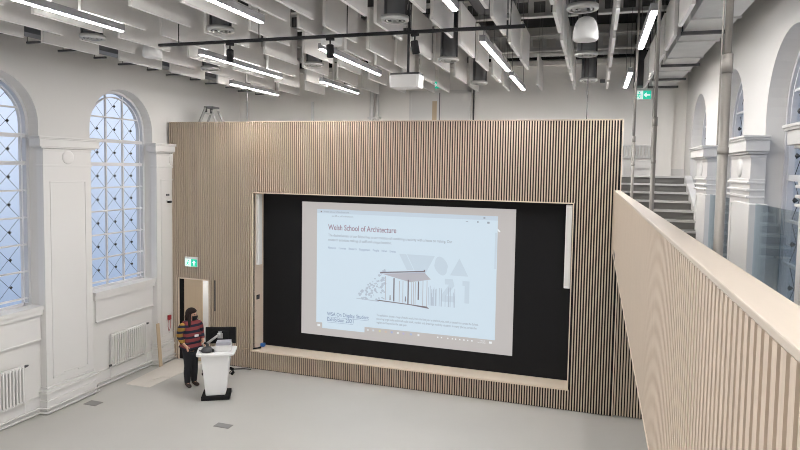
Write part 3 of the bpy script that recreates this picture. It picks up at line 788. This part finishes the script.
def rduct(pts, r, label):
    bm = bmesh.new(); P = []; R = []
    a, b = Vector(pts[0]), Vector(pts[1]); n = int((b - a).length / .15)
    tube(bm, [a, b], r, 16)
    for i in range(n + 1):
        p = a.lerp(b, i / n); d = (b - a).normalized() * .01; tube(bm, [p - d, p + d], r * 1.05, 16)
    tag(obj('spiral_duct', bm, 'galv'), label, 'duct')
rduct([(-2.6, 14.02, 7.31), (.7, 14.02, 7.31)], .07, 'round silver duct across the soffit in front of the far wall')
rduct([(-1.6, 9.0, 7.62), (.40, 9.0, 7.62)], .11, 'round silver duct across the dark centre of the soffit')
rduct([(-6.0, 11.6, 7.6), (-2.5, 11.6, 7.6)], .12, 'round silver duct above the baffles left of centre')
bm = B((-1.85, -1.27, 8.55, 9.4, 7.08, 7.40)); tag(obj('plenum_box', bm, 'darkgrey'), 'dark grey plenum box in the soffit right of centre', 'plenum box')
for x, l in ((-1.55, 'right of centre'),):
    t = thing('cable_tray', 'dark cable tray running lengthwise in the soffit, ' + l, 'cable tray', (x, 8.0, 7.0))
    obj('tray', B((-.05, .05, -6, 3.9, 0, .012), (-.05, -.045, -6, 3.9, 0, .05), (.045, .05, -6, 3.9, 0, .05)), 'darkgrey', t)
    bm = bmesh.new()
    for y in (-5, -2.5, 0, 2.5): tube(bm, [(-.04, y, 0), (-.04, y, ZC - 7)], .006, 5)
    obj('drop_rod', bm, 'darkgrey', t)
# dark service duct above the window wall with struts
t = thing('service_duct', 'dark grey service duct above the window wall, seen through baffle gaps', 'duct', (-8.30, 6.0, 6.56))
obj('duct_body', B((-.15, .15, -9, 7.6, 0, .5)), 'grey', t)
for k in range(13):
    y = -.2 + k * .645
    obj('strut', B((-.26 if k % 2 else -.17, .18 if k % 2 else .08, y, y + .04, -.10, -.07)), 'darkgrey', t); obj('strut_rod', T([(-.165, y + .02, -.09), (-.165, y + .02, ZC - 6.56)], .006, 5), 'darkgrey', t)
# thin cables down to the slatted wall
for x, l in ((-7.55, 'left'), (-.20, 'right')):
    tag(obj('steel_cable', T([(x, YS + .12, ZS), (x, YS + .12, ZC)], .008, 6), 'darkgrey'), 'thin steel cable dropping onto the %s end of the slatted wall top' % l, 'cable')

# ------------------------------------------------------------------ floor items
def floor_box(pts, label):
    t = thing('floor_box', label, 'floor box', (pts[0][0], pts[0][1], 0))
    cx = sum(p[0] for p in pts) / 4 - pts[0][0]; cy = sum(p[1] for p in pts) / 4 - pts[0][1]
    q = [(p[0] - pts[0][0], p[1] - pts[0][1]) for p in pts]
    bm = bmesh.new(); prism(bm, q, 'z', 0, .006); obj('frame', bm, 'stone', t)
    bm = bmesh.new(); prism(bm, [(cx + (a - cx) * .86, cy + (b - cy) * .86) for a, b in q], 'z', .006, .009); obj('lid', bm, 'lid', t)
floor_box([(-9.26, 8.80), (-8.97, 8.80), (-8.97, 9.0), (-9.26, 9.0)], 'grey floor box near the left window wall')
floor_box([(-6.34, 8.80), (-6.03, 8.80), (-6.03, 8.96), (-6.34, 8.96)], 'grey floor box in front of the lectern')
bm = bmesh.new(); prism(bm, [(-9.29, 9.92), (-8.70, 9.92), (-8.62, 11.58), (-9.40, 11.58)], 'z', 0, .006)
tag(obj('floor_sheet', bm, 'mat_sheet'), 'long pale protective sheet on the floor before the doorway', 'floor sheet')
bm = bmesh.new(); prism(bm, [(-8.95, 10.2), (-8.85, 10.5), (-8.7, 10.55), (-8.9, 10.7), (-9.0, 10.4)], 'z', .006, .014)
tag(obj('crumpled_tape', bm, 'mat_sheet'), 'small crumpled piece of white tape on the pale floor sheet', 'tape')
bm = bmesh.new()
v = [(-9.40, 11.02), (-9.32, 11.08)]
for dx, dz in ((0, 0),): pass
prism(bm, [(-9.38, 0), (-9.355, 0), (-9.435, .99), (-9.46, .99)], 'y', 11.02, 11.11)
tag(obj('timber_plank', bm, M['doorwood']), 'pale timber plank leaning on the left wall beside the doorway', 'plank')
# red call point and cameras on the last pilaster
t = thing('hose_point', 'small red wall unit with a looped lead left of the doorway', 'wall unit', (XL + .155, 11.48, .98))
obj('unit', B((0, .06, -.04, .04, 0, .11)), 'red', t, bevel=.01)
obj('lead', T([(.03, -.03, 0), (.03, -.05, -.15), (.03, -.02, -.27), (.03, .03, -.2), (.03, .03, 0)], .006, 6), 'red', t)
t = thing('security_camera', 'small black and white camera on the pilaster beside the slatted wall', 'camera', (XL + .155, 11.46, 3.74))
obj('bracket', B((0, .05, -.03, .03, 0, .06)), 'white', t); obj('body', T([(.06, -.04, .02), (.06, .06, .02)], .028, 10), 'black', t)
t = thing('wall_sensor', 'small grey sensor above the camera on the pilaster', 'sensor', (XL + .155, 11.46, 3.90))
obj('body', B((0, .04, -.035, .035, 0, .045)), 'grey', t); obj('lens', B((.04, .05, -.015, .02, .01, .03)), 'black', t)

# ------------------------------------------------------------------ lectern and what stands on it
LA = .50
lec = thing('lectern', 'white tapered lectern on a black base in front of the slatted wall', 'lectern', (-7.10, 9.97, 0), LA)
obj('base', B((-.27, .27, -.20, .22, 0, .09)), 'black', lec, label='black wheeled base', bevel=.012)
bm = bmesh.new()
lo = [(-.185, -.17), (.185, -.17), (.185, .16), (-.185, .16)]; hi = [(-.275, -.20), (.275, -.20), (.275, .22), (-.275, .22)]
v0 = [bm.verts.new((*p, .09)) for p in lo]; v1 = [bm.verts.new((*p, .90)) for p in hi]
bm.faces.new(v0[::-1]); bm.faces.new(v1)
for i in range(4): bm.faces.new((v0[i], v0[(i + 1) % 4], v1[(i + 1) % 4], v1[i]))
obj('body', bm, 'white', lec, bevel=.02)
bm = bmesh.new()
pts = []
for cx, cy, a0 in ((.31, .22, 0), (-.31, .22, PI / 2), (-.29, -.19, PI), (.29, -.19, 3 * PI / 2)):
    for k in range(5): pts.append((cx + .07 * math.cos(a0 + k * PI / 8), cy + .07 * math.sin(a0 + k * PI / 8)))
prism(bm, pts, 'z', .90, .945)
obj('tray', bm, 'white', lec, bevel=.008)
for s in (-1, 1):
    obj('side_handle', T([(s * .24, .22, .50), (s * .29, .26, .46), (s * .30, .27, .40), (s * .26, .24, .36)], .03, 8), 'black', lec, label='black rounded side handle')
def on_lec(x, y, z=.945):
    c, s = math.cos(LA), math.sin(LA); return (-7.10 + x * c - y * s, 9.97 + x * s + y * c, z)
mon = thing('monitor', 'black monitor seen from behind, held over the lectern by an arm', 'monitor', on_lec(.05, .25, 1.01), LA - .12)
pn = obj('panel', B((-.30, .30, .0, .035, 0, .335)), 'black', mon, bevel=.006)
obj('rear_housing', B((-.16, .16, -.03, 0, .08, .27)), 'black', pn, bevel=.02)
obj('mount_plate', B((-.05, .05, -.05, -.03, .12, .22)), 'alu', pn)
obj('screen', B((-.29, .29, .035, .037, .01, .325)), 'darkgrey', pn)
obj('badge', B((-.04, .03, -.033, -.03, .235, .255)), 'white', pn, label='small white rear label')
arm = obj('support_arm', T([(-.25, -.05, .02), (-.02, -.06, .20)], [.026, .022], 8), 'alu', mon, label='silver jointed support arm')
obj('clamp', T([(-.25, -.05, -.065), (-.25, -.05, .03)], .03, 10), 'darkgrey', arm)
obj('joint', T([(-.02, -.06, .16), (-.02, -.06, .23)], .03, 10), 'alu', arm)
t = thing('storage_box', 'grey plastic box on the right half of the lectern top', 'box', on_lec(.14, .0), LA)
obj('box_base', B((-.15, .15, -.10, .12, 0, .12)), 'trim', t, bevel=.01)
M['smoke'] = mat('smoky_plastic', (.42, .42, .47), .3)
obj('lid', B((-.14, .14, -.09, .11, .12, .185)), 'smoke', t, label='smoky translucent lid', bevel=.008)
t = thing('document_camera', 'dark grey document camera at the left end of the lectern top', 'document camera', on_lec(-.17, -.06), LA)
bm = bmesh.new(); lathe(bm, [(0, .0), (.10, 0), (.115, .02), (.11, .05), (.07, .09), (0, .10)], n=20); obj('base', bm, 'darkgrey', t)
obj('arm', T([(-.05, 0, .08), (-.09, 0, .16), (-.04, -.02, .20)], .012, 8), 'alu', t)
obj('camera_head', T([(-.05, -.02, .19), (-.01, -.03, .17)], .022, 8), 'black', t)
obj('cable', T([(-.10, .02, .02), (-.15, .05, .015), (-.17, .10, .015)], .006, 5), 'black', t)
obj('side_pod', T([(.11, -.03, .0), (.11, -.03, .06)], .022, 8), 'black', t)
tag(obj('floor_cable', T([(-7.22, 10.2, .012), (-7.55, 10.9, .012), (-7.72, 11.45, .012), (-7.5, 11.56, .012), (-7.33, 11.58, .012)], .011, 6), 'black'), 'black cable on the floor from the lectern to the slatted wall', 'cable')

# ------------------------------------------------------------------ person
def skin(name, V, E, R, m, root=0, parent=None, sub=2, mods=None):
    bm = bmesh.new(); lay = bm.verts.layers.skin.verify()
    vs = [bm.verts.new(v) for v in V]
    for a, b in E: bm.edges.new((vs[a], vs[b]))
    for i, v in enumerate(vs):
        r = R[i]; v[lay].radius = r if isinstance(r, tuple) else (r, r)
    roots = root if isinstance(root, (list, tuple)) else [root]
    for q in roots: vs[q][lay].use_root = True
    me = bpy.data.meshes.new('tmp'); bm.to_mesh(me); bm.free()
    o = bpy.data.objects.new('tmp', me); COL.objects.link(o)
    o.modifiers.new('s', 'SKIN').use_smooth_shade = True
    s = o.modifiers.new('u', 'SUBSURF'); s.levels = sub; s.render_levels = sub
    dg = bpy.context.evaluated_depsgraph_get()
    me2 = bpy.data.meshes.new_from_object(o.evaluated_get(dg)); me2.name = name
    bpy.data.objects.remove(o); bpy.data.meshes.remove(me)
    me2.materials.clear(); me2.materials.append(M[m])
    for p in me2.polygons: p.use_smooth = True; p.material_index = 0
    q = bpy.data.objects.new(name, me2); COL.objects.link(q)
    if parent is not None: q.parent = parent
    return q
M['skin'] = mat('skin', (.52, .30, .21), .55)
M['hair'] = mat('dark_brown_hair', (.018, .011, .010), .7, var=.3, vscale=30, spec=.2)
M['trousers'] = mat('black_cotton', (.013, .014, .018), .85)
M['shoe'] = mat('dark_brown_leather', (.035, .02, .016), .5)
def striped(name, c0, c1, period, off):
    m = bpy.data.materials.new(name); m.use_nodes = True; t = m.node_tree; b = t.nodes['Principled BSDF']; b.inputs['Roughness'].default_value = .9
    co = t.nodes.new('ShaderNodeTexCoord'); s = t.nodes.new('ShaderNodeSeparateXYZ'); t.links.new(co.outputs['Object'], s.inputs[0])
    a = t.nodes.new('ShaderNodeMath'); a.operation = 'MULTIPLY_ADD'; a.inputs[1].default_value = 1 / period; a.inputs[2].default_value = off; t.links.new(s.outputs['Z'], a.inputs[0])
    f = t.nodes.new('ShaderNodeMath'); f.operation = 'FRACT'; t.links.new(a.outputs[0], f.inputs[0])
    g = t.nodes.new('ShaderNodeMath'); g.operation = 'GREATER_THAN'; g.inputs[1].default_value = .42; t.links.new(f.outputs[0], g.inputs[0])
    mx = t.nodes.new('ShaderNodeMix'); mx.data_type = 'RGBA'; mx.inputs[6].default_value = (*c0, 1); mx.inputs[7].default_value = (*c1, 1)
    t.links.new(g.outputs[0], mx.inputs['Factor']); t.links.new(mx.outputs[2], b.inputs['Base Color'])
    return m
NAVY = (.012, .016, .035)
M['knit'] = striped('striped_knit_body', NAVY, (.23, .045, .05), .118, .15)
M['knit_sleeve'] = striped('striped_knit_sleeve', NAVY, (.33, .19, .035), .118, .15)
# local frame: faces -Y, x = viewer's right when seen from the front; z up
# per = whole person, turned so that the face looks towards the lectern
PER = thing('person', 'person in a striped jumper, black mask and black trousers standing at the lectern', 'person', (-7.96, 10.30, 0), math.radians(64))
HA = math.radians(28)          # the head is turned further towards the lectern
def hd(p):
    x, y = p[0], p[1] + .01
    return (x * math.cos(HA) - y * math.sin(HA), x * math.sin(HA) + y * math.cos(HA) - .01, p[2])
V = []; E = []; R = []
def add(p, r, prev=None):
    V.append(p); R.append(r); i = len(V) - 1
    if prev is not None: E.append((prev, i))
    return i
pel = add((0, 0, .90), (.13, .10))
w_ = add((0, -.01, 1.05), (.12, .09), pel); ch = add((0, 0, 1.22), (.14, .10), w_); sh = add((0, .0, 1.33), (.085, .065), ch)
nk = add((0, -.01, 1.41), .05, sh); hb = add(hd((0, -.035, 1.465)), .068, nk); hm = add(hd((0, -.045, 1.53)), (.082, .088), hb); ht = add(hd((0, -.035, 1.59)), (.06, .065), hm)
nose = add(hd((0, -.135, 1.51)), .013, hm)
HANDS = {-1: dict(el=(-.235, .03, 1.10), wr=(-.20, -.12, .94), pm=(-.17, -.165, .90)), 1: dict(el=(.23, .02, 1.10), wr=(.20, -.13, .97), pm=(.185, -.175, .935))}
for s in (-1, 1):
    hip = add((s * .085, 0, .84), (.095, .095), pel); kn = add((s * .08, -.01, .47), .058, hip); an = add((s * .073, .012, .09), .03, kn); toe = add((s * .080, -.06, .05), .024, an)
    sd = add((s * .145, 0, 1.325), .045, sh); h = HANDS[s]
    el = add(h['el'], .045, sd); wr = add(h['wr'], .029, el); pm = add(h['pm'], (.034, .02), wr)
    px, py, pz = h['pm']
    for f, (dx, L) in enumerate(((-.026, .062), (-.009, .074), (.009, .070), (.026, .055))):
        a = add((px + s * -dx * .6, py - .03 + dx * .4, pz - .035), .0098, pm); b = add((px - s * dx * .6, py - .045 + dx * .4, pz - .035 - L * .45), .009, a); add((px - s * dx * .6 - s * .012, py - .04 + dx * .4, pz - .035 - L * .85), .008, b)
    a = add((px - s * .035, py - .015, pz - .01), .0115, pm); add((px - s * .05, py - .035, pz - .045), .0098, a)
skin('body', V, E, R, 'skin', 0, PER, 2)
# trousers
V = []; E = []; R = []
p0 = add((0, 0, .88), (.185, .155)); w_ = add((0, 0, 1.04), (.165, .14), p0)
for s in (-1, 1):
    hip = add((s * .06, .0, .76), (.128, .128), p0); t1 = add((s * .058, .0, .62), .108, hip); kn = add((s * .060, -.01, .47), .088, t1); c1 = add((s * .075, .01, .30), .080, kn); c2 = add((s * .072, .01, .14), .066, c1); add((s * .072, .01, .06), .064, c2)
skin('trousers', V, E, R, 'trousers', 0, PER, 2)
# jumper body and sleeves
V = []; E = []; R = []
z0 = add((0, 0, .965), (.192, .158)); a = add((0, 0, 1.01), (.196, .16), z0); b = add((0, 0, 1.08), (.190, .15), a); c = add((0, -.01, 1.22), (.192, .15), b); d = add((0, 0, 1.34), (.13, .10), c); e_ = add((0, -.005, 1.40), (.072, .066), d); add((0, -.008, 1.43), (.064, .06), e_)
for s in (-1, 1): add((s * .14, 0, 1.325), .09, d)
JUMP = skin('jumper', V, E, R, 'knit', 1, PER, 2)
for s in (-1, 1):
    V = []; E = []; R = []; h = HANDS[s]; e0 = Vector(h['el']); w0 = Vector(h['wr'])
    a = add((s * .12, 0, 1.345), .085); b = add((s * .180, .005, 1.28), .095, a); c = add(tuple(e0), .075, b); d = add(tuple(e0.lerp(w0, .55)), .062, c); add(tuple(e0.lerp(w0, .92)), .05, d)
    skin('sleeve', V, E, R, 'knit_sleeve' if s < 0 else 'knit', 0, PER, 2)['label'] = 'mustard and navy striped sleeve' if s < 0 else 'maroon and navy striped sleeve'
# ankle boots
for s in (-1, 1):
    V = []; E = []; R = []
    a0 = add((s * .075, .012, .19), .060); a = add((s * .075, .015, .10), .062, a0); b = add((s * .075, .015, .05), .052, a); c = add((s * .083, -.08, .042), (.052, .040), b); add((s * .090, -.155, .034), (.044, .031), c)
    skin('boot', V, E, R, 'shoe', 0, PER, 2)
# hair: crown plus long back and side locks
V = []; E = []; R = []
a = add(hd((0, -.015, 1.555)), (.108, .108)); b = add(hd((0, .045, 1.50)), (.105, .085), a); c = add((0, .07, 1.40), (.11, .07), b); d = add((0, .085, 1.30), (.10, .05), c); add((0, .09, 1.20), (.07, .035), d)
for s in (-1, 1):
    q = add(hd((s * .082, -.03, 1.53)), (.03, .055), a); q = add(hd((s * .10, -.04, 1.43)), (.034, .045), q); add(hd((s * .115, -.065, 1.28)), (.026, .035), q)
hair = skin('hair', V, E, R, 'hair', 0, PER, 2); hair['label'] = 'long dark brown hair'
bm = bmesh.new(); bmesh.ops.create_uvsphere(bm, u_segments=24, v_segments=16, radius=1)
for v in bm.verts:
    x, y, z = v.co.x * .112, v.co.y * .125, v.co.z * .122
    front = max(0, min(1, (-y - .045) / .03)) * max(0, min(1, (.035 - z) / .03))
    x *= 1 - .45 * front; y *= 1 - .5 * front
    v.co = hd((x, y - .018, 1.545 + z))
for f in bm.faces: f.smooth = True
bm.from_mesh(hair.data); bm.to_mesh(hair.data); bm.free()
# mask, eyes, ears, badge
bm = bmesh.new()
rows = []
for z, r, dy in ((1.405, .052, .0), (1.435, .078, .012), (1.47, .090, .022), (1.505, .088, .010)):
    rows.append([bm.verts.new(hd((r * .95 * math.sin(t), -.052 - (r + dy) * math.cos(t), z))) for t in [(-1.15 + 2.3 * k / 8) for k in range(9)]])
for a, b in zip(rows, rows[1:]):
    for k in range(8): bm.faces.new((a[k], a[k + 1], b[k + 1], b[k])).smooth = True
o = obj('face_mask', bm, 'black', PER, label='black face mask'); sm = o.modifiers.new('t', 'SOLIDIFY'); sm.thickness = .004
for s in (-1, 1):
    bm = bmesh.new(); bmesh.ops.create_uvsphere(bm, u_segments=10, v_segments=8, radius=.011); obj('eye', bm, 'black', PER, loc=hd((s * .03, -.126, 1.53)))
    bm = bmesh.new(); bmesh.ops.create_uvsphere(bm, u_segments=10, v_segments=8, radius=.02); bmesh.ops.scale(bm, verts=bm.verts, vec=(.35, .7, 1.2)); obj('ear', bm, 'skin', PER, loc=hd((s * .083, -.03, 1.51)))
obj('name_badge', B((-.005, .085, -.178, -.172, 1.075, 1.125)), 'white', JUMP, label='white name badge')
